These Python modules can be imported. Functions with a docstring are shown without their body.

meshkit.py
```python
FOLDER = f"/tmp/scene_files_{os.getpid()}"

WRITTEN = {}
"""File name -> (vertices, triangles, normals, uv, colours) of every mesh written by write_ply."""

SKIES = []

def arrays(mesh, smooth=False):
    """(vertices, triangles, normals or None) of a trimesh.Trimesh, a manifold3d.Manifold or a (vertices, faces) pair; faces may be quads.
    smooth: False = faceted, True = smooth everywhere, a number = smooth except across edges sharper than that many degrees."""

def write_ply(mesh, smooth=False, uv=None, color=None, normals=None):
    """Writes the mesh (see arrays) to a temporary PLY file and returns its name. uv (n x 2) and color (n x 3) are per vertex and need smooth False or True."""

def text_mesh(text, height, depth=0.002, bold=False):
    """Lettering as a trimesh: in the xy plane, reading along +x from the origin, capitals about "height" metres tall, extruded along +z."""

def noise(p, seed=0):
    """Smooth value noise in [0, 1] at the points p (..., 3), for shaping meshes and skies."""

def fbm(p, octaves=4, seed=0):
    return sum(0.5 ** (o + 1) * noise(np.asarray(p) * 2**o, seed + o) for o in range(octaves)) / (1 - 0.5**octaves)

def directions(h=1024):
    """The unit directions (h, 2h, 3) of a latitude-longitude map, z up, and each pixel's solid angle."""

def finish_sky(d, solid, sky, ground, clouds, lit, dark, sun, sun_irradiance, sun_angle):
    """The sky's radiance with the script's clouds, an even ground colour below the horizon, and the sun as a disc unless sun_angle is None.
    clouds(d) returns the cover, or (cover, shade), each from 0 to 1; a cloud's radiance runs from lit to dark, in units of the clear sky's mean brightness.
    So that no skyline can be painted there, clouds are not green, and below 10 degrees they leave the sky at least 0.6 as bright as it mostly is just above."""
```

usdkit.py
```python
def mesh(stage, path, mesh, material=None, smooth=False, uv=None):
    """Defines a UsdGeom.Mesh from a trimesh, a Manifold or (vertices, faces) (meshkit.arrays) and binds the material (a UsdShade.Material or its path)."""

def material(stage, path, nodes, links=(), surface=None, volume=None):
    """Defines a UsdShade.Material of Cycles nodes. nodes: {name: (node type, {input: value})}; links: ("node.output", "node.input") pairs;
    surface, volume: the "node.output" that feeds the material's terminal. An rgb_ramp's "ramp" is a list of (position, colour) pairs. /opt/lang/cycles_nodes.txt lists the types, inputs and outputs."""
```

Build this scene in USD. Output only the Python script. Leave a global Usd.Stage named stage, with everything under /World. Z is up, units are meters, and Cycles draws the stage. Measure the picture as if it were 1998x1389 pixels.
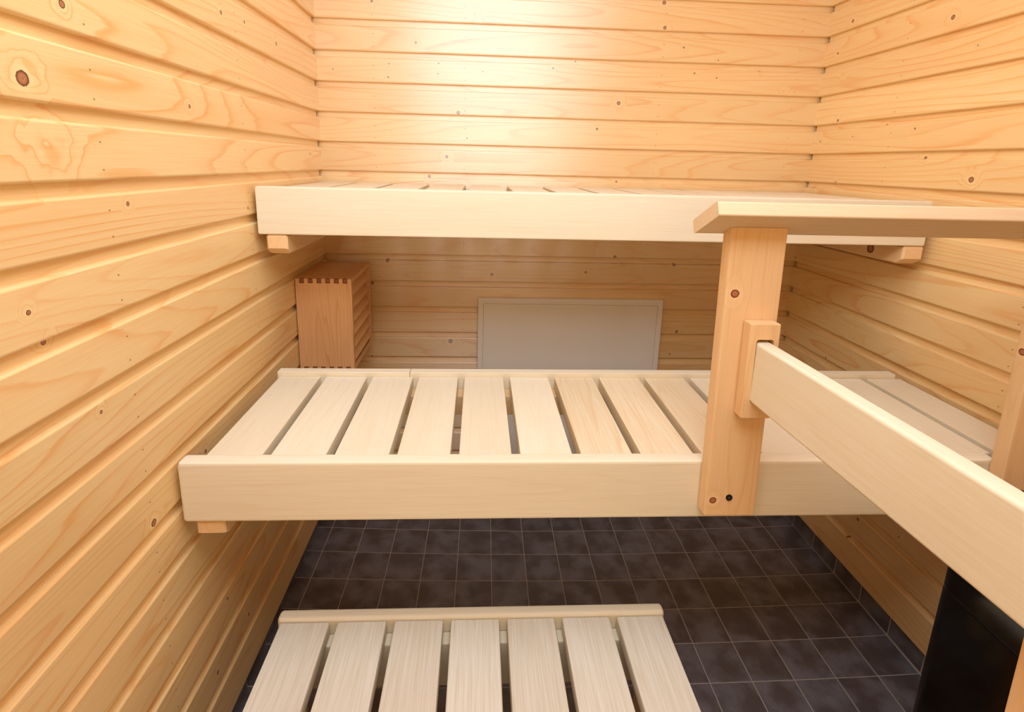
import math, random
import numpy as np
import trimesh
import manifold3d as m3
from shapely.geometry import Polygon, box as sbox
import usdkit
from pxr import Gf, Sdf, Usd, UsdGeom, UsdLux, UsdShade

rng = random.Random(7)
stage = Usd.Stage.CreateInMemory()
UsdGeom.SetStageUpAxis(stage, 'Z')
UsdGeom.SetStageMetersPerUnit(stage, 1.0)
UsdGeom.Xform.Define(stage, '/World')
UsdGeom.Scope.Define(stage, '/World/Looks')

# ------------------------------------------------------------------ camera
PW, PH = 1998.0, 1389.0
F_PX, PPX, PPY = 994.72, 983.56, 534.42
YAW, PITCH, ROLL = 0.0518, -0.2139, 0.0255
CAM = np.array([0.4756, -1.5951, 1.1574])
fwd = np.array([math.sin(YAW) * math.cos(PITCH), math.cos(YAW) * math.cos(PITCH), math.sin(PITCH)])
r0 = np.cross(fwd, [0, 0, 1]); r0 /= np.linalg.norm(r0)
u0 = np.cross(r0, fwd)
right = math.cos(ROLL) * r0 + math.sin(ROLL) * u0
up = -math.sin(ROLL) * r0 + math.cos(ROLL) * u0
cam = UsdGeom.Camera.Define(stage, '/World/camera')
HAP = 36.0
cam.CreateHorizontalApertureAttr(HAP)
cam.CreateVerticalApertureAttr(HAP * PH / PW)
cam.CreateFocalLengthAttr(F_PX / PW * HAP)
cam.CreateHorizontalApertureOffsetAttr((PW / 2 - PPX) / PW * HAP)
cam.CreateVerticalApertureOffsetAttr(-(PH / 2 - PPY) / PW * HAP)
cam.CreateClippingRangeAttr(Gf.Vec2f(0.02, 50))
cam.AddTransformOp().Set(Gf.Matrix4d(*right, 0, *up, 0, *(-fwd), 0, *CAM, 1))
cam.CreateExposureAttr(-0.52)

# ------------------------------------------------------------------ light
W = 1.509            # room width between the panelled walls
YF = -2.05           # front wall (behind the camera)
CEIL = 2.10


def rect_light(name, pos, w, h, intensity, color, rot):
    l = UsdLux.RectLight.Define(stage, '/World/' + name)
    l.CreateWidthAttr(w); l.CreateHeightAttr(h)
    l.CreateIntensityAttr(intensity); l.CreateColorAttr(Gf.Vec3f(*color))
    x = UsdGeom.Xformable(l)
    x.AddTranslateOp().Set(Gf.Vec3d(*pos))
    x.AddRotateXYZOp().Set(Gf.Vec3f(*rot))
    return l


# lamp hanging above the camera, the lit ceiling, and warm light from the next room through the doorway behind
LX, LY, LZ, LTILT = 0.48, -1.50, 1.79, 56.0
rect_light('hanging_lamp_light', (LX, LY, LZ), 0.80, 0.30, 14.0, (0.83, 0.98, 1.14), (LTILT, 0, 0))
rect_light('doorway_light', (0.62, YF + 0.01, 1.05), 0.70, 1.75, 2.1, (1.0, 0.66, 0.32), (90, 0, 0))
rect_light('ceiling_light', (0.60, -1.10, CEIL - 0.02), 0.90, 0.85, 6.5, (0.80, 0.97, 1.22), (0, 0, 0))


# ------------------------------------------------------------------ materials
def srgb(*c):
    c = np.array(c, float) / 255
    return tuple(np.where(c <= 0.04045, c / 12.92, ((c + 0.055) / 1.055) ** 2.4))


class G:
    """small node-graph builder"""
    def __init__(self):
        self.n, self.l, self.k = {}, [], 0

    def add(self, kind, inputs=None, **links):
        self.k += 1
        name = f'n{self.k}'
        self.n[name] = (kind, inputs or {})
        for sock, src in links.items():
            self.l.append((src, f'{name}.{sock}'))
        return name

    def math(self, op, a=None, b=None, c=None):
        ins, ln = {'math_type': op}, {}
        for s, v in (('value1', a), ('value2', b), ('value3', c)):
            if isinstance(v, str): ln[s] = v
            elif v is not None: ins[s] = float(v)
        return self.add('math', ins, **ln) + '.value'

    def vmath(self, op, a, b=None):
        ins, ln = {'math_type': op}, {}
        for s, v in (('vector1', a), ('vector2', b)):
            if isinstance(v, str): ln[s] = v
            elif v is not None: ins[s] = v
        return self.add('vector_math', ins, **ln)

    def maprange(self, v, a, b, c, d, kind='smoothstep'):
        return self.add('map_range', {'range_type': kind, 'from_min': a, 'from_max': b, 'to_min': c, 'to_max': d, 'clamp': True}, value=v) + '.result'

    def mix(self, fac, a, b, kind='mix'):
        ins, ln = {'mix_type': kind}, {}
        if isinstance(fac, str): ln['fac'] = fac
        else: ins['fac'] = fac
        for s, v in (('color1', a), ('color2', b)):
            if isinstance(v, str): ln[s] = v
            else: ins[s] = v
        return self.add('mix', ins, **ln) + '.color'

    def done(self, name, surf):
        return usdkit.material(stage, '/World/Looks/' + name, self.n, self.l, surface=surf)


def wood(name, axis, light, dark, ring=0.5, tone=0.08, rough=0.38, spec=0.5, knots=(), face='x', nails=None, scale=(0.9, 10.0), rings=9.0, fibre=0.10, aniso=0.0, coat=0.0, coat_ior=1.9, slope=0.0, ior=1.5):
    """Sawn softwood, grain along the world axis 'axis'. knots: (along, z, radius) in the plane of the wall; a negative radius is a pale knot."""
    g = G()
    geo = g.add('geometry')
    pos = geo + '.position'
    rnd = g.add('object_info') + '.random'
    off = g.add('combine_xyz', {}, x=g.math('multiply', rnd, 37.0), y=g.math('multiply', rnd, 91.0), z=g.math('multiply', rnd, 53.0)) + '.vector'
    p = g.vmath('add', pos, off) + '.vector'
    ax = 'xyz'.index(axis)
    sc = [scale[1]] * 3; sc[ax] = scale[0]
    warp = g.add('noise_texture', {'scale': 3.0, 'detail': 1.0}, vector=p) + '.color'
    low = g.add('mapping', {'scale': tuple(sc)}, vector=p) + '.vector'
    n1 = g.add('noise_texture', {'scale': 1.0, 'detail': 0.6, 'roughness': 0.4, 'distortion': 0.25}, vector=low) + '.fac'
    sm = [60.0] * 3; sm[ax] = 1.6
    wig = g.add('noise_texture', {'scale': 1.0, 'detail': 2.0}, vector=g.add('mapping', {'scale': tuple(sm)}, vector=p) + '.vector') + '.fac'
    field = g.math('multiply_add', wig, 0.03, n1)
    if slope:
        comp = g.add('separate_xyz', {}, vector=p) + ('.z' if axis != 'z' else '.x')
        field = g.math('multiply_add', comp, slope, field)
    core = None
    if knots:
        keep = (0.0 if face == 'x' else 1.0, 0.0 if face == 'y' else 1.0, 1.0)
        flat = g.vmath('multiply', pos, keep) + '.vector'
        dn = dp = None
        for a, z, r in knots:
            c = (0.0, a, z) if face == 'x' else (a, 0.0, z)
            d = g.math('divide', g.vmath('distance', flat, c) + '.value', abs(r))
            if r > 0: dn = d if dn is None else g.math('minimum', dn, d)
            else: dp = d if dp is None else g.math('minimum', dp, d)
        wob = g.add('noise_texture', {'scale': 350.0, 'detail': 1.0}, vector=pos) + '.fac'
        core = g.math('add', dn, g.math('multiply_add', wob, 0.24, -0.12))
        near = dn if dp is None else g.math('minimum', dn, dp)
        wob2 = g.add('noise_texture', {'scale': 45.0, 'detail': 1.0}, vector=pos) + '.fac'
        field = g.math('add', field, g.maprange(g.math('multiply_add', wob2, 3.5, near), 2.0, 7.0, 0.13, 0.0))
    # growth rings: sharp on one side as in summer wood
    saw = g.math('fraction', g.math('multiply', field, rings))
    late = g.add('rgb_ramp', {'ramp': [(0.0, (0, 0, 0)), (0.50, (0.04,) * 3), (0.76, (0.30,) * 3), (0.90, (1, 1, 1)), (0.95, (0.8,) * 3), (1.0, (0, 0, 0))]}, fac=saw) + '.color'
    patch = g.add('noise_texture', {'scale': 1.0, 'detail': 1.0}, vector=g.add('mapping', {'scale': tuple([22.0 if i != ax else 2.2 for i in range(3)])}, vector=p) + '.vector') + '.fac'
    fac = g.math('multiply', g.add('rgb_to_bw', {}, color=late) + '.val', g.maprange(patch, 0.3, 0.7, ring * 0.35, ring, 'linear'))
    col = g.mix(fac, light, dark)
    fs = [420.0] * 3; fs[ax] = 9.0
    fib = g.add('noise_texture', {'scale': 1.0, 'detail': 2.0, 'roughness': 0.6}, vector=g.add('mapping', {'scale': tuple(fs)}, vector=p) + '.vector') + '.fac'
    col = g.mix(g.maprange(fib, 0.35, 0.75, 0.0, fibre * 2.2, 'linear'), col, dark)
    bl = g.add('noise_texture', {'scale': 1.0, 'detail': 2.0}, vector=g.add('mapping', {'scale': tuple([8.0 if i != ax else 1.2 for i in range(3)])}, vector=p) + '.vector') + '.fac'
    col = g.mix(g.maprange(bl, 0.35, 0.68, 0.0, 0.22, 'linear'), col, dark)
    # boards differ a little from one another
    tn = g.maprange(rnd, 0.0, 1.0, 1 - tone, 1 + tone * 0.5, 'linear')
    tnc = g.add('combine_xyz', {}, x=tn, y=g.math('power', tn, 1.25), z=g.math('power', tn, 1.7)) + '.vector'
    col = g.mix(1.0, col, tnc, 'multiply')
    if core:
        halo = g.maprange(core, 1.0, 2.6, 0.35, 0.0)
        col = g.mix(halo, col, tuple(min(1, c * 1.12) for c in light))
        kc = g.add('rgb_ramp', {'ramp': [(0.0, srgb(136, 80, 50)), (0.30, srgb(182, 120, 80)), (0.68, srgb(164, 98, 60)), (0.86, srgb(92, 42, 22)), (1.0, srgb(124, 66, 38))]}, fac=core) + '.color'
        small = g.maprange(core, 0.95, 1.12, 1.0, 0.0)
        col = g.mix(small, col, kc)
        if dp:
            pc = g.maprange(dp, 0.3, 1.3, 0.55, 0.0)
            col = g.mix(pc, col, dark)
    if nails:
        # pairs of nail holes in columns at the studs, one pair for each board
        along, z0, pitch = nails
        sep = g.add('separate_xyz', {}, vector=pos)
        s_ = sep + ('.y' if face == 'x' else '.x')
        fz = g.math('fraction', g.math('divide', g.math('subtract', z0 + 40 * pitch, sep + '.z'), pitch))
        dz = g.math('minimum', g.math('absolute', g.math('subtract', fz, 0.36)), g.math('absolute', g.math('subtract', fz, 0.76)))
        dz = g.math('multiply', dz, pitch)
        ds = None
        for a in along:
            d = g.math('absolute', g.math('subtract', s_, a))
            ds = d if ds is None else g.math('minimum', ds, d)
        dd = g.math('sqrt', g.math('add', g.math('multiply', dz, dz), g.math('multiply', g.math('multiply', ds, ds), 0.6)))
        col = g.mix(g.maprange(dd, 0.0009, 0.0016, 0.75, 0.0), col, srgb(120, 66, 36))
    bmp = g.add('bump', {'strength': 0.10, 'distance': 0.0006}, height=fib) + '.normal'
    bs = {'roughness': rough, 'specular_ior_level': spec, 'ior': ior}
    if coat: bs.update({'coat_weight': coat, 'coat_roughness': 0.42, 'coat_ior': coat_ior})
    if aniso:      # fine horizontal fibres stretch the sheen across the grain
        bs['anisotropic'] = aniso
        tan = g.add('combine_xyz', {'x': 0.0, 'y': 0.0, 'z': 1.0}) + '.vector'
        pr = g.add('principled_bsdf', bs, base_color=col, normal=bmp, tangent=tan)
    else:
        pr = g.add('principled_bsdf', bs, base_color=col, normal=bmp)
    return g.done(name, pr + '.BSDF')


def plain(name, color, rough=0.5, **kw):
    g = G()
    pr = g.add('principled_bsdf', {'base_color': color, 'roughness': rough, **kw})
    return g.done(name, pr + '.BSDF')


KL = [(-1.012, 1.231, .0078), (-.943, 1.321, .0045), (-.699, 1.235, .0033), (-.988, 1.152, -.012), (-.877, 1.091, .0031), (-.517, 1.054, .0028), (-1.053, .990, .0029), (-1.031, .949, .0034), (-.977, .836, .0026), (-.760, .648, .0036), (-.911, .623, .0055), (-.562, 1.413, .0038), (-.466, 1.421, .0032), (-.303, 1.415, .0045), (-.102, 1.169, .0028), (-.741, .321, .003), (-.668, .209, .0034), (-.798, .213, .0036)]
KB = [(.162, 1.598, .004), (.454, 1.575, -.0068), (.285, 1.492, .0035), (.207, 1.432, .0022), (.204, 1.395, .0028), (.351, 1.438, .0028), (.349, 1.409, .0026), (.045, 1.412, .0021), (.481, 1.419, .0021), (.688, 1.435, .0029), (.755, 1.458, .0028), (.409, 1.301, .0055), (.891, 1.343, .0055), (.436, 1.228, .0027), (.83, 1.266, .0038), (.375, 1.172, .0046), (.321, 1.112, .0046), (.903, 1.11, .0031), (1.008, 1.628, .0055), (1.013, 1.558, .0049), (1.075, 1.506, .0031), (1.184, 1.474, .0023), (1.115, 1.435, .0029), (1.184, 1.424, .0026), (1.316, 1.447, .0029), (1.397, 1.393, -.0044), (.189, .848, .0058), (.519, .808, .005), (.429, .907, .0021), (.138, .773, .005), (.388, .582, .0068), (.131, .526, .0045), (1.11, .848, .0051), (1.14, .622, .0052), (1.124, .543, .0027), (1.248, .481, .0037), (.914, .872, .005), (.822, .82, .0042)]
KR = [(-.102, 1.569, .0045), (-.428, 1.495, .005), (-.059, 1.493, .0036), (-.097, 1.432, -.0043), (-.105, 1.302, .0038), (-.283, 1.278, .0021), (-.382, 1.262, .0026), (-.176, 1.253, .002), (-.04, 1.246, .0024), (-.418, 1.194, .0038), (-.551, 1.148, .0058), (-.137, 1.128, .0026), (-.502, 1.422, .0017), (-.033, 1.107, .0028), (-.215, .617, .0028), (-.003, .881, .0024), (-.413, .167, .0032), (-.437, .242, .0045), (-.563, .291, .0024)]
Z0, PITCHB = 1.5425, 0.0853      # height of one groove, and the boards' pitch

PINE_L, PINE_D = srgb(247, 215, 155), srgb(235, 168, 90)
pine = dict(light=PINE_L, dark=PINE_D, ring=0.80, tone=0.06, rough=0.43, spec=1.0, ior=1.55, aniso=0.85, rings=15.0, slope=0.9, fibre=0.13)
M_left = wood('pine_panel_left', 'y', knots=KL, face='x', nails=((-.913, -.51, -.11), Z0, PITCHB), **pine)
M_right = wood('pine_panel_right', 'y', knots=KR, face='x', nails=((-.31, -.71), Z0, PITCHB), **pine)
M_back = wood('pine_panel_back', 'x', knots=KB, face='y', nails=((.162, .428, 1.015, 1.43), Z0, PITCHB), **{**pine, 'ior': 2.0, 'rough': 0.45, 'aniso': 0.95, 'coat': 0.8, 'coat_ior': 1.7})
M_front = wood('pine_panel_front', 'x', **pine)
ASPEN_L, ASPEN_D = srgb(238, 227, 200), srgb(224, 202, 164)
aspen = dict(light=ASPEN_L, dark=ASPEN_D, ring=0.28, tone=0.05, rough=0.55, spec=0.35, scale=(1.4, 26.0), rings=7.0, fibre=0.16)
A = {a: wood('aspen_' + a, a, **aspen) for a in 'xyz'}
GREY_L, GREY_D = srgb(234, 228, 212), srgb(206, 190, 160)
A_worn = wood('worn_aspen', 'y', **dict(aspen, light=srgb(238, 224, 192), dark=srgb(220, 180, 124), ring=0.45, fibre=0.20))
A_step = wood('weathered_aspen', 'y', light=GREY_L, dark=GREY_D, ring=0.25, tone=0.05, rough=0.65, spec=0.25, scale=(1.4, 26.0), rings=7.0, fibre=0.30)
SPR_L, SPR_D = srgb(238, 200, 150), srgb(220, 164, 106)
spruce = dict(light=SPR_L, dark=SPR_D, ring=0.35, tone=0.05, rough=0.5, spec=0.4, scale=(1.0, 22.0), rings=8.0, fibre=0.14)
M_post = wood('spruce_post', 'z', knots=[(.8548, .9775, .0062), (.861, .6316, .0055)], face='y', **spruce)
M_post2 = wood('spruce_post_side', 'z', knots=[(-.8667, .884, .0055)], face='x', **spruce)
M_spruce_z = wood('spruce_upright', 'z', **spruce)
M_spruce_x = wood('spruce_ledger', 'x', **spruce)
M_spruce_y = wood('spruce_joist', 'y', **spruce)
RAILW = dict(aspen, light=srgb(230, 204, 168), dark=srgb(214, 180, 134), rough=0.55, spec=0.3)
M_rail = wood('pale_side_rail_wood', 'y', **dict(aspen, rough=0.32, spec=0.6))
M_cap = wood('pale_rail_wood', 'x', **RAILW)
M_joist_knots = wood('spruce_joist_knots', 'y', knots=[(-.40, .975, .011), (-.33, .985, .006)], face='x', **spruce)
M_cover = wood('alder_box', 'z', light=srgb(236, 184, 128), dark=srgb(200, 130, 74), ring=0.65, tone=0.04, rough=0.5, spec=0.4, scale=(1.6, 26.0), rings=10.0, fibre=0.12)
M_cover_y = wood('alder_slat', 'y', light=srgb(234, 180, 120), dark=srgb(202, 134, 76), ring=0.5, tone=0.06, rough=0.45, spec=0.45, scale=(1.6, 26.0), rings=10.0, fibre=0.12)


M_endgrain = plain('alder_end_grain', srgb(150, 92, 52), 0.7)


def tile_material():
    g = G()
    pos = g.add('geometry') + '.position'
    rnd = g.add('object_info') + '.random'
    off = g.add('combine_xyz', {}, x=g.math('multiply', rnd, 31.0), y=g.math('multiply', rnd, 77.0), z=rnd) + '.vector'
    n = g.add('noise_texture', {'scale': 16.0, 'detail': 3.0}, vector=g.vmath('add', pos, off) + '.vector') + '.fac'
    n2 = g.add('noise_texture', {'scale': 420.0, 'detail': 2.0}, vector=pos) + '.fac'
    col = g.mix(g.maprange(n, 0.35, 0.68, 0, 1), srgb(94, 86, 87), srgb(128, 126, 136))
    col = g.mix(g.maprange(n2, 0.3, 0.7, 0, 0.25), col, srgb(78, 72, 73))
    bmp = g.add('bump', {'strength': 0.15, 'distance': 0.0008}, height=n2) + '.normal'
    pr = g.add('principled_bsdf', {'roughness': 0.42, 'specular_ior_level': 0.5}, base_color=col, normal=bmp)
    return g.done('floor_tile_glaze', pr + '.BSDF')


M_tile = tile_material()
M_grout = plain('grout', srgb(186, 176, 168), 0.9)
M_white = plain('white_enamel', srgb(244, 238, 228), 0.32)
M_seam = plain('enamel_seam', srgb(168, 160, 150), 0.6)
M_black = plain('black_enamel', srgb(9, 8, 8), 0.10, specular_ior_level=0.9)
M_darkmetal = plain('dark_metal', srgb(38, 36, 34), 0.4, metallic=0.6)
M_screw = plain('zinc_screw', srgb(120, 120, 120), 0.35, metallic=0.9)
M_stone = plain('heater_stone', srgb(84, 80, 76), 0.9)
M_backing = plain('dark_backing', srgb(70, 50, 34), 0.9)

# ------------------------------------------------------------------ helpers
used = {}


def free(path):
    """numbers a repeated name under the same parent"""
    k = used.get(path, 0); used[path] = k + 1
    return path if k == 0 else f'{path}_{k:03d}'


BASE = {}


def data(prim, **kw):
    for k, v in kw.items():
        if v is not None: prim.SetCustomDataByKey(k, v)


def thing(name, label=None, cat=None, base=(0, 0, 0), kind=None, group=None):
    x = UsdGeom.Xform.Define(stage, free('/World/' + name))
    x.AddTranslateOp().Set(Gf.Vec3d(*base))
    BASE[str(x.GetPath())] = np.array(base, float)
    data(x.GetPrim(), label=label, category=cat, kind=kind, group=group)
    return x


def base_of(path):
    b = np.zeros(3)
    for k, v in BASE.items():
        if path == k or path.startswith(k + '/'): b = b + v
    return b


def part(parent, name, mesh, mat, label=None, smooth=40, kind=None):
    """mesh in world coordinates, stored relative to its thing's base"""
    pp = str(parent.GetPath())
    path = free(pp + '/' + name)
    if isinstance(mesh, m3.Manifold):
        mm = mesh.to_mesh(); mesh = trimesh.Trimesh(mm.vert_properties[:, :3], mm.tri_verts, process=False)
    mesh = mesh.copy(); mesh.apply_translation(-base_of(pp))
    m = usdkit.mesh(stage, path, mesh, mat, smooth=smooth)
    data(m.GetPrim(), label=label, kind=kind)
    return m


def rbox(x0, x1, y0, y1, z0, z1, r=0.003, steps=2):
    """box with rounded edges"""
    r = min(r, (x1 - x0) / 2.01, (y1 - y0) / 2.01, (z1 - z0) / 2.01)
    a = np.linspace(0, np.pi / 2, steps + 1)
    pts = []
    for t in a:
        for p in a:
            pts.append((math.cos(p) * math.cos(t), math.cos(p) * math.sin(t), math.sin(p)))
    pts = np.unique(np.round(np.array(pts), 6), axis=0)
    V = []
    for sx, cx in ((-1, x0 + r), (1, x1 - r)):
        for sy, cy in ((-1, y0 + r), (1, y1 - r)):
            for sz, cz in ((-1, z0 + r), (1, z1 - r)):
                V.append(pts * r * (sx, sy, sz) + (cx, cy, cz))
    return trimesh.convex.convex_hull(np.vstack(V))


def lean(mesh, z0, k):
    mesh.vertices[:, 0] += k * (mesh.vertices[:, 2] - z0)
    return mesh


def extrude(profile, axis, a0, a1):
    """profile: list of 2-D points; axis 'x': (y, z) points along x; 'y': (x, z) points along y"""
    poly = Polygon(profile)
    m = trimesh.creation.extrude_polygon(poly, a1 - a0, engine='earcut')
    v = m.vertices.copy()
    if axis == 'x': m.vertices = np.c_[v[:, 2] + a0, v[:, 0], v[:, 1]]
    else:
        m.vertices = np.c_[v[:, 0], v[:, 2] + a0, v[:, 1]]
        m.invert()
    return m


def floor_z(x):
    return 0.0308 * (x - 0.9) ** 2


# ------------------------------------------------------------------ panelled walls
D = 0.014


def board_profile(zb, zt, cut_bottom=None):
    """(depth into the wall, z) of one board: face, slanted lip, recessed tongue that the next board covers"""
    R = 0.0034
    zr = zt - 0.0104
    arc = [(R - R * math.cos(t), zr - R + R * math.sin(t)) for t in np.radians([0, 18, 36, 54, 72, 86])]
    pts = [(0.0045, zb), (0.0022, zb + 0.0004), (0.0007, zb + 0.0018), (0.0, zb + 0.0042)] + arc + [(0.0088, zr + 0.0012), (0.0092, zt + 0.0088), (D, zt + 0.0088), (D, zb)]
    if cut_bottom is not None:
        pts = [(d, max(z, cut_bottom)) for d, z in pts]
    return pts


def wall(name, axis, a0, a1, to_xy, mat, zmin, zmax=CEIL, holes=None):
    w = thing(name, kind='structure')
    n = int(math.floor((Z0 - zmin) / PITCHB)) - 1
    k_low = n
    k_high = int(math.floor((Z0 - zmax) / PITCHB))
    for k in range(k_high, k_low + 1):
        zt = Z0 - PITCHB * k
        zb = Z0 - PITCHB * (k + 1) + 0.0075
        if k == k_low: zb = zmin
        prof = board_profile(zb, zt)
        prof = [(d, min(z, zmax)) for d, z in prof]
        if max(p[1] for p in prof) - zb < 0.02: continue
        spans = [(a0, a1)]
        if holes and zb < holes[2]: spans = [(a0, holes[0]), (holes[1], a1)]
        for s0, s1 in spans:
            prof2 = [to_xy(d) + (z,) for d, z in prof]
            m = extrude([(p[0], p[1]) for p in prof2], axis, s0, s1)
            part(w, 'board', m, mat, smooth=32)
    return w


SK = 0.078
wall('wall_left', 'y', YF, 0.0, lambda d: (-d,), M_left, SK)
wall('wall_right', 'y', YF, 0.0, lambda d: (W + d,), M_right, SK)
wall('wall_back', 'x', -0.02, W + 0.02, lambda d: (d,), M_back, SK)
wf = wall('wall_front', 'x', -0.02, W + 0.02, lambda d: (YF - d,), M_front, SK, holes=(0.22, 1.02, 1.98))
# door frame around the open doorway behind the camera
dr = thing('door_1', kind='structure', base=(0.62, YF, 0))
part(dr, 'jamb', rbox(0.22, 0.262, YF - 0.06, YF + 0.012, 0.02, 1.98), M_spruce_z)
part(dr, 'jamb', rbox(0.978, 1.02, YF - 0.06, YF + 0.012, 0.02, 1.98), M_spruce_z)
part(dr, 'lintel', rbox(0.263, 0.977, YF - 0.06, YF + 0.012, 1.94, 1.98), M_front)

# ceiling of the same boards
ce = thing('ceiling', kind='structure', base=(0, 0, CEIL))
k = 0
y = YF
while y < -0.001:
    y1 = min(y + PITCHB, 0.0)
    part(ce, 'board', trimesh.convex.convex_hull(np.array([(x, yy, zz) for x in (-0.01, W + 0.01) for yy, zz in ((y + .004, CEIL), (y1 - .001, CEIL), (y + .001, CEIL + .003), (y1, CEIL + .014), (y, CEIL + .014))])), M_front, smooth=25)
    y = y1

lh = rbox(-0.42, 0.42, -0.17, 0.17, 0.004, 0.05, 0.01)
lh.apply_transform(trimesh.transformations.rotation_matrix(math.radians(LTILT), [1, 0, 0])); lh.apply_translation((LX, LY, LZ))
part(ce, 'lamp_housing', lh, M_white)
part(ce, 'lamp_stem', rbox(LX - 0.01, LX + 0.01, LY - 0.045, LY - 0.025, LZ + 0.02, CEIL, 0.003), M_white)

# ------------------------------------------------------------------ tiled floor and skirting
fl = thing('floor', kind='structure')
TX0, TY0, TP, SH = -0.0705, -0.1722, 0.1, 0.0102
XL, XR, YB = -0.020, 1.527, 0.010
gap = 0.0026
# grout bed that follows the slight dish of the floor
xs = np.linspace(XL - 0.03, XR + 0.03, 17); ys = np.array([YF - 0.03, YB + 0.03])
gv, gf = [], []
for yy in ys:
    for xx in xs: gv.append((xx, yy, floor_z(xx) - 0.0014))
nb = len(gv)
for yy in ys:
    for xx in xs: gv.append((xx, yy, -0.05))
nx = len(xs)
for i in range(nx - 1):
    a, b, c, d = i, i + 1, nx + i + 1, nx + i
    gf += [(a, b, c), (a, c, d), (nb + a, nb + c, nb + b), (nb + a, nb + d, nb + c), (a, nb + a, nb + b), (a, nb + b, b), (d, c, nb + c), (d, nb + c, nb + d)]
gf += [(0, nx, nb + nx), (0, nb + nx, nb), (nx - 1, nb + nx - 1, nb + 2 * nx - 1), (nx - 1, nb + 2 * nx - 1, 2 * nx - 1)]
part(fl, 'grout_bed', trimesh.Trimesh(np.array(gv), np.array(gf), process=False), M_grout, smooth=30)


def tile_mesh(x0, x1, y0, y1, sheared=True):
    e = 0.0012
    if x1 - x0 < 0.006 or y1 - y0 < 0.006: return None
    V = []
    for zz, i in ((-0.006, 0), (-0.0010, 0), (0.0, e)):
        for xx, yy in ((x0 + i, y0 + i), (x1 - i, y0 + i), (x1 - i, y1 - i), (x0 + i, y1 - i)):
            X = xx + (SH * yy if sheared else 0)
            V.append((X, yy, floor_z(X) + zz))
    V = np.array(V)
    F = []
    for l in (0, 4):
        for i in range(4):
            j = (i + 1) % 4
            F += [(l + i, l + j, l + 4 + j), (l + i, l + 4 + j, l + 4 + i)]
    F += [(8, 9, 10), (8, 10, 11)]
    return trimesh.Trimesh(V, np.array(F), process=False)


rest = []
for r in range(-1, 20):
    y1 = TY0 - TP * (r - 1) - gap / 2
    y0 = TY0 - TP * r + gap / 2
    y1 = min(y1, YB); y0 = max(y0, YF)
    for c in range(0, 17):
        x0 = max(TX0 + TP * c + gap / 2, XL - SH * 0); x1 = min(TX0 + TP * (c + 1) - gap / 2, XR - SH * y0)
        m = tile_mesh(x0, x1, y0, y1)
        if m is None: continue
        if y0 > -1.25: part(fl, 'tile', m, M_tile, smooth=20)
        else: rest.append(m)
part(fl, 'tile_field', trimesh.util.concatenate(rest), M_tile, kind='stuff', smooth=20)


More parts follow.
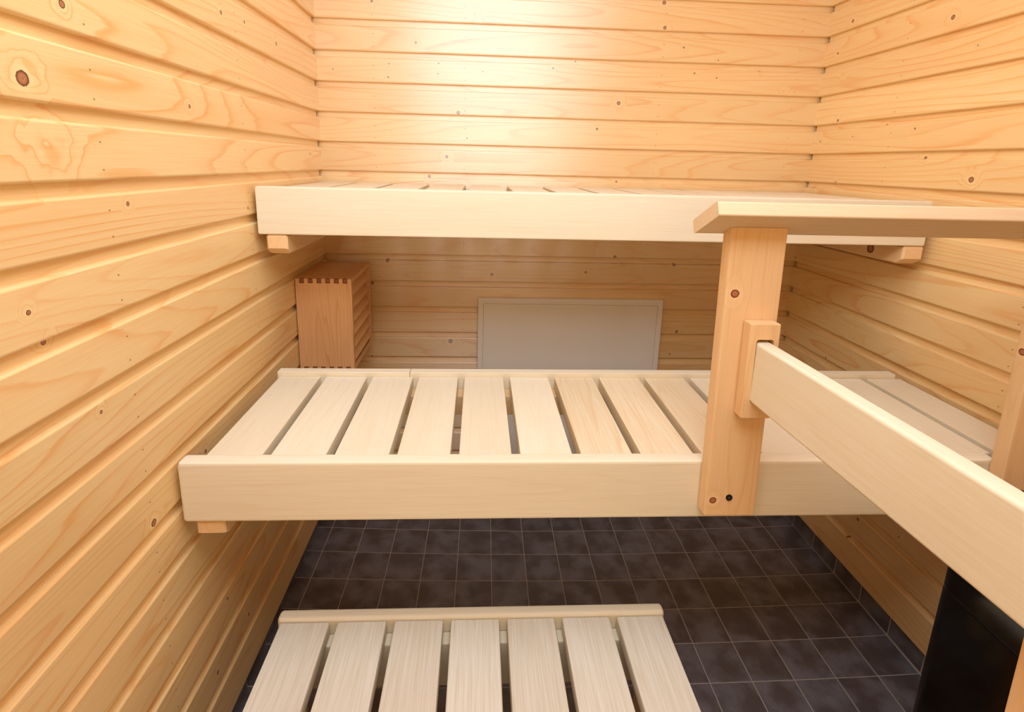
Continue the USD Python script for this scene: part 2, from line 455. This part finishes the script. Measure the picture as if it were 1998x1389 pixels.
def skirting(name, axis, at, sign, a0, a1, shift):
    s = thing(name, kind='structure')
    a = a0
    edges = [a0] + [t for t in np.arange(-30, 30) * TP + shift if a0 + 0.01 < t < a1 - 0.01] + [a1]
    for t0, t1 in zip(edges[:-1], edges[1:]):
        g = gap / 2
        if axis == 'y':
            zb = floor_z(at) + 0.0015
            m = rbox(min(at, at - sign * 0.008), max(at, at - sign * 0.008), t0 + g, t1 - g, zb, SK + 0.012, 0.0012, 1)
        else:
            zb = 0.0245
            m = rbox(t0 + g, t1 - g, min(at, at - sign * 0.008), max(at, at - sign * 0.008), zb if t0 < 0.4 else floor_z((t0 + t1) / 2) + 0.004, SK + 0.012, 0.0012, 1)
        part(s, 'tile', m, M_tile, smooth=30)
    lo, hi = sorted((at - sign * 0.0010, at - sign * 0.0070))
    if axis == 'y': part(s, 'grout_bed', rbox(lo, hi, a0, a1, -0.01, SK + 0.013, 0.0005, 1), M_grout)
    else: part(s, 'grout_bed', rbox(a0, a1, lo, hi, -0.01, SK + 0.013, 0.0005, 1), M_grout)


skirting('baseboard_left', 'y', -0.016, 1, YF, YB, TY0)
skirting('baseboard_right', 'y', W + 0.016, -1, YF, YB, TY0)
skirting('baseboard_back', 'x', 0.012, -1, -0.014, W + 0.014, TX0)

# ------------------------------------------------------------------ upper bench
ub = thing('sauna_bench', 'pale wooden upper bench along the back wall, the higher of the two', 'bench', (0.75, -0.25, 0.955))
YU0 = -0.500
part(ub, 'front_board', rbox(0.008, 1.484, YU0, YU0 + 0.028, 0.997, 1.098, 0.004), A['x'])
edge = [0.008] + [0.1087 + 0.1108 * i for i in range(13)] + [1.500]
for i in range(len(edge) - 1):
    g0 = 0.0 if i == 0 else 0.008
    g1 = 0.0 if i == len(edge) - 2 else 0.008
    part(ub, 'slat', rbox(edge[i] + g0, edge[i + 1] - g1, YU0 + 0.0285, -0.006, 1.062, 1.090, 0.004), A['y'])
part(ub, 'ledger', rbox(0.008, 1.500, YU0 + 0.0285, YU0 + 0.070, 1.017, 1.0615, 0.003), M_spruce_x)
part(ub, 'ledger', rbox(0.008, 1.500, -0.050, -0.003, 1.017, 1.0615, 0.003), M_spruce_x)


def joist(x0, x1, yf, yb, z0, z1):
    """bearer with a slanted lower front end"""
    h = z1 - z0
    prof = [(yf, z1), (yb, z1), (yb, z0), (yf + 0.022, z0), (yf, z0 + h * 0.33)]
    m = extrude(prof, 'x', x0, x1)
    b = 0.004
    # bevel the long lower edge by intersecting with a rounded box
    m2 = m3.Manifold(m3.Mesh(np.asarray(m.vertices, np.float32), np.asarray(m.faces, np.uint32)))
    rb = rbox(x0, x1, yf, yb, z0, z1, b, 1)
    rbm = m3.Manifold(m3.Mesh(np.asarray(rb.vertices, np.float32), np.asarray(rb.faces, np.uint32)))
    return m2 ^ rbm


part(ub, 'joist', joist(0.024, 0.068, YU0 + 0.002, -0.004, 0.953, 0.9965), M_spruce_y, smooth=20)
part(ub, 'joist', joist(1.438, 1.486, YU0 + 0.002, -0.004, 0.953, 0.9965), M_joist_knots, smooth=20)

# ------------------------------------------------------------------ lower bench
lb = thing('sauna_bench', 'pale slatted lower bench carrying the guard rail posts', 'bench', (0.75, -0.68, 0.545))
YL0 = -0.855
part(lb, 'front_board', rbox(0.006, 1.365, YL0, YL0 + 0.028, 0.578, 0.685, 0.006), A['x'])
sx = [0.0355 + 0.1030 * k for k in range(8)] + [0.7565 + 0.1068 * k for k in range(1, 7)]
for i, x0 in enumerate(sx):
    wd = 0.0905 if i < 3 else 0.089
    if i >= 7: wd = 0.0925
    if i == 13: wd = 0.084
    part(lb, 'slat', rbox(x0, x0 + wd, YL0 + 0.0286, -0.508, 0.652, 0.680, 0.003), A_worn if i in (6, 7, 8) else A['y'])
part(lb, 'rear_rail', rbox(0.030, 0.324, -0.5075, -0.485, 0.606, 0.690, 0.002), A['x'])
part(lb, 'rear_rail', rbox(0.3243, 1.470, -0.5075, -0.485, 0.606, 0.690, 0.002), A['x'])
part(lb, 'ledger', rbox(0.030, 1.470, YL0 + 0.0286, YL0 + 0.068, 0.606, 0.6515, 0.003), M_spruce_x)
part(lb, 'ledger', rbox(0.030, 1.470, -0.548, -0.508, 0.606, 0.6515, 0.003), M_spruce_x)
part(lb, 'joist', joist(0.022, 0.068, YL0 + 0.006, -0.487, 0.543, 0.5775), M_spruce_y, smooth=20)
part(lb, 'joist', joist(1.440, 1.486, YL0 + 0.006, -0.487, 0.543, 0.6055), M_spruce_y, smooth=20)

# ------------------------------------------------------------------ guard: two posts, sloping top rail, holder, side rail
YP0, YP1 = -0.882, -0.8555


def screw_parts(parent, x, z, y=YP0):
    c = trimesh.creation.cylinder(0.0046, 0.004, sections=20)
    c.apply_transform(trimesh.transformations.rotation_matrix(math.pi / 2, [1, 0, 0]))
    ring = trimesh.creation.annulus(0.0030, 0.0052, 0.003, sections=20)
    ring.apply_transform(trimesh.transformations.rotation_matrix(math.pi / 2, [1, 0, 0]))
    ring.apply_translation((x, y - 0.0003, z)); c.apply_translation((x, y + 0.0008, z))
    part(parent, 'screw', c, M_screw, label='dark screw head')
    part(parent, 'screw_hole', ring, M_darkmetal)


def cap_z(yy):
    """height of the sloping top rail's underside"""
    return 1.0615 + (-0.851 - yy) / 0.0735 * 0.0345


def post(x0, x1, z0, z1, k, mat, label):
    p = thing('guard_post', label, 'post', ((x0 + x1) / 2, -0.87, z0))
    m = rbox(x0, x1, YP0, YP1, z0, z1 + 0.05, 0.004)
    slope_ = (cap_z(YP0) - cap_z(YP1)) / (YP0 - YP1)
    nv = np.array([0, slope_, -1.0]) / math.hypot(slope_, 1)
    mm = m3.Manifold(m3.Mesh(np.asarray(m.vertices, np.float32), np.asarray(m.faces, np.uint32))).trim_by_plane(tuple(nv), float(nv @ np.array([0, YP0, cap_z(YP0) - 0.0004]))).to_mesh()
    m = trimesh.Trimesh(np.array(mm.vert_properties[:, :3], float), mm.tri_verts, process=False)
    part(p, 'upright', lean(m, z0, k), mat)
    return p


p1 = post(0.849, 0.934, 0.601, 1.069, -0.023, M_post, 'wooden guard post with a round knot, holding the side rail')
screw_parts(p1, 0.8868, 0.637)
p2 = post(1.350, 1.438, 0.601, 1.069, -0.023, M_post2, 'wooden guard post standing near the right wall, at the right end of the lower bench')
screw_parts(p2, 1.3865, 0.641)

cr = thing('guard_rail', 'sloping pale top rail lying across both guard posts', 'rail', (1.15, -0.885, 1.06))
b0 = np.array([-0.9245, 1.0960]); b1 = np.array([-0.8510, 1.0615])
d = (b1 - b0) / np.linalg.norm(b1 - b0); nrm = np.array([-d[1], d[0]]); nrm = nrm if nrm[1] > 0 else -nrm
th = 0.021
q = sbox(0, 0, np.linalg.norm(b1 - b0), th).buffer(-0.003).buffer(0.003, quad_segs=3)
prof = [tuple(b0 + d * s + nrm * t) for s, t in list(q.exterior.coords)[:-1]]
m = extrude(prof, 'x', 0.797, 1.504)
if m.volume < 0: m.invert()
part(cr, 'board', m, M_cap, smooth=40)

hb = thing('rail_holder', 'small upright wooden block notched for the side rail', 'bracket', (0.8955, -0.893, 0.788))
blk = rbox(0.8725, 0.9185, -0.9045, YP0 - 0.0006, 0.788, 0.938, 0.002)
slot = rbox(0.8835, 0.9105, -0.93, -0.890, 0.8142, 0.914, 0.004)
tm = lambda t: m3.Manifold(m3.Mesh(np.asarray(t.vertices, np.float32), np.asarray(t.faces, np.uint32)))
part(hb, 'block', lean(trimesh.Trimesh(*(lambda mm: (mm.vert_properties[:, :3], mm.tri_verts))((tm(blk) - tm(slot)).to_mesh()), process=False), 0.938, -0.02), M_spruce_z, smooth=30)

sr = thing('guard_rail', 'thick pale side rail running forward beside the heater', 'rail', (0.897, -1.3, 0.815))
rl = rbox(0.8852, 0.9088, -1.80, -0.8915, 0.815, 0.909, 0.005, 3)
rl.vertices[:, 0] += 0.033 * (-0.8915 - rl.vertices[:, 1])
part(sr, 'board', rl, M_rail)
np_ = thing('guard_post', 'upright wooden post at the lower right corner, in front of the heater', 'post', (0.944, -1.312, 0.0))
pm = rbox(0.9300, 0.9580, -1.358, -1.267, floor_z(0.93), 0.905, 0.003)
part(np_, 'upright', lean(pm, 0.76, -0.03), M_spruce_z)

# ------------------------------------------------------------------ step
st = thing('step_stool', 'weathered pale slatted step below the benches', 'step', (0.48, -1.0, 0.004))
ZS, YS1, YS0 = 0.340, -0.790, -1.200
part(st, 'rear_rail', rbox(0.122, 0.834, YS1 - 0.024, YS1, 0.262, 0.345, 0.007, 3), A['x'])
part(st, 'front_rail', rbox(0.122, 0.834, YS0, YS0 + 0.024, 0.262, 0.345, 0.007, 3), A['x'])
for k in range(7):
    x0 = 0.1285 + 0.1021 * k
    part(st, 'slat', rbox(x0, x0 + 0.0885, YS0 + 0.0245, YS1 - 0.0245, 0.314, ZS, 0.004), A_step)
for yy in (YS1 - 0.0245 - 0.026, YS0 + 0.0245):
    part(st, 'crosspiece', rbox(0.150, 0.806, yy, yy + 0.0255, 0.220, 0.3135, 0.003), A['x'])
for x0 in (0.150, 0.778):
    for yy in (YS1 - 0.0245 - 0.026 - 0.0455, YS0 + 0.0245 + 0.026):
        part(st, 'leg', rbox(x0, x0 + 0.028, yy, yy + 0.045, floor_z(x0) + 0.0005, 0.3135, 0.003), M_spruce_z)

# ------------------------------------------------------------------ louvred wooden box on the left wall
vb = thing('vent_cover', 'dovetailed wooden louvre box on the left wall beneath the upper bench', 'vent cover', (0.07, -0.17, 0.60))
X0, X1, Y0, Y1, VZ0, VZ1, T = 0.002, 0.146, -0.287, -0.058, 0.598, 0.853, 0.012
nf = 13
fw = (X1 - X0) / nf


def fingers(z0, z1, start):
    return [rbox(X0 + fw * i + 0.0004, X0 + fw * (i + 1) - 0.0004, Y0, Y0 + T, z0, z1, 0.0006, 1) for i in range(start, nf, 2)]


fp = [rbox(X0, X1, Y0, Y0 + T, VZ0 + T, VZ1 - T, 0.0006, 1)] + fingers(VZ1 - T - .001, VZ1, 0) + fingers(VZ0, VZ0 + T + .001, 0)
part(vb, 'front_panel', trimesh.util.concatenate(fp), M_cover, smooth=30)
part(vb, 'rear_panel', rbox(X0, X1, Y1 - T, Y1, VZ0, VZ1, 0.001, 1), M_cover)
for nm, za, zb_ in (('top_panel', VZ1 - T, VZ1), ('bottom_panel', VZ0, VZ0 + T)):
    pl = part(vb, nm, rbox(X0, X1, Y0 + T + 0.0003, Y1 - T - 0.0003, za, zb_, 0.0006, 1), M_cover_y, smooth=30)
    for i in range(1, nf, 2):
        part(pl, 'joint_finger', rbox(X0 + fw * i + 0.0005, X0 + fw * (i + 1) - 0.0005, Y0 + 0.0022, Y0 + T, za + 0.0010, zb_ - 0.0010, 0.0006, 1), M_endgrain, smooth=30)
for i in range(6):
    zt = VZ1 - T - 0.008 - i * 0.0365
    c, s = 0.035, math.radians(58)
    a = np.array([X1 - 0.006, zt]); dd = np.array([-math.cos(s), -math.sin(s)])
    a = np.array([X1 - 0.024, zt]); dd = np.array([math.cos(s), -math.sin(s)]); nn = np.array([-dd[1], dd[0]]) * 0.006
    pf = [tuple(a), tuple(a + dd * c), tuple(a + dd * c + nn), tuple(a + nn)]
    mm = extrude(pf, 'y', Y0 + T + 0.0003, Y1 - T - 0.0003)
    if mm.volume < 0: mm.invert()
    part(vb, 'louvre', mm, M_cover_y, smooth=20)

# ------------------------------------------------------------------ white hatch on the back wall
hp = thing('wall_panel', 'flat white rectangular panel on the back wall below the upper bench', 'panel', (0.778, -0.01, 0.13))
PX0, PX1, PZ0, PZ1 = 0.476, 1.0795, 0.130, 0.734
part(hp, 'frame', tm(rbox(PX0, PX1, -0.0200, -0.0008, PZ0, PZ1, 0.003)) - tm(rbox(PX0 + 0.0175, PX1 - 0.0175, -0.03, -0.0170, PZ0 + 0.0175, PZ1 - 0.0175, 0.001, 1)), M_white, smooth=30)
part(hp, 'door', rbox(PX0 + 0.0185, PX1 - 0.0185, -0.0200, -0.0172, PZ0 + 0.0185, PZ1 - 0.0185, 0.0008, 1), M_white)

# ------------------------------------------------------------------ heater
ht = thing('sauna_heater', 'glossy black sauna heater standing in the lower right corner', 'heater', (1.33, -1.17, 0.0))


def rounded_column(x0, x1, y0, y1, r, z0, z1):
    pg = sbox(x0, y0, x1, y1).buffer(-r).buffer(r, quad_segs=8)
    m = trimesh.creation.extrude_polygon(pg, z1 - z0, engine='earcut'); m.apply_translation((0, 0, z0))
    return m


HX0, HX1, HY0, HY1 = 1.150, 1.470, -1.350, -0.992
part(ht, 'casing', rounded_column(HX0, HX1, HY0, HY1, 0.022, 0.10, 0.574), M_black, smooth=35)
part(ht, 'rim', rounded_column(HX0 + 0.0016, HX1 - 0.0016, HY0 + 0.0016, HY1 - 0.0016, 0.020, 0.574, 0.580), M_darkmetal, smooth=35)
col_ = rounded_column(HX0, HX1, HY0, HY1, 0.022, 0.580, 0.640)
well = rounded_column(HX0 + 0.02, HX1 - 0.02, HY0 + 0.02, HY1 - 0.02, 0.02, 0.60, 0.66)
part(ht, 'collar', tm(col_) - tm(well), M_black, smooth=35)
stones = []
for i in range(5):
    for j in range(5):
        s = trimesh.creation.icosphere(1, 1.0)
        s.vertices *= np.array([rng.uniform(.026, .034), rng.uniform(.026, .034), rng.uniform(.02, .028)])
        s.vertices *= (1 + 0.12 * np.array([rng.uniform(-1, 1) for _ in s.vertices]))[:, None]
        s.apply_translation((HX0 + 0.05 + i * 0.055, HY0 + 0.06 + j * 0.06, 0.625))
        stones.append(s)
part(ht, 'stones', trimesh.util.concatenate(stones), M_stone, kind='stuff', smooth=False)
for xx in (HX0 + 0.04, HX1 - 0.08):
    for yy in (HY0 + 0.04, HY1 - 0.08):
        part(ht, 'foot', rbox(xx, xx + 0.04, yy, yy + 0.04, floor_z(xx + .02) + 0.0005, 0.0995, 0.002), M_darkmetal)
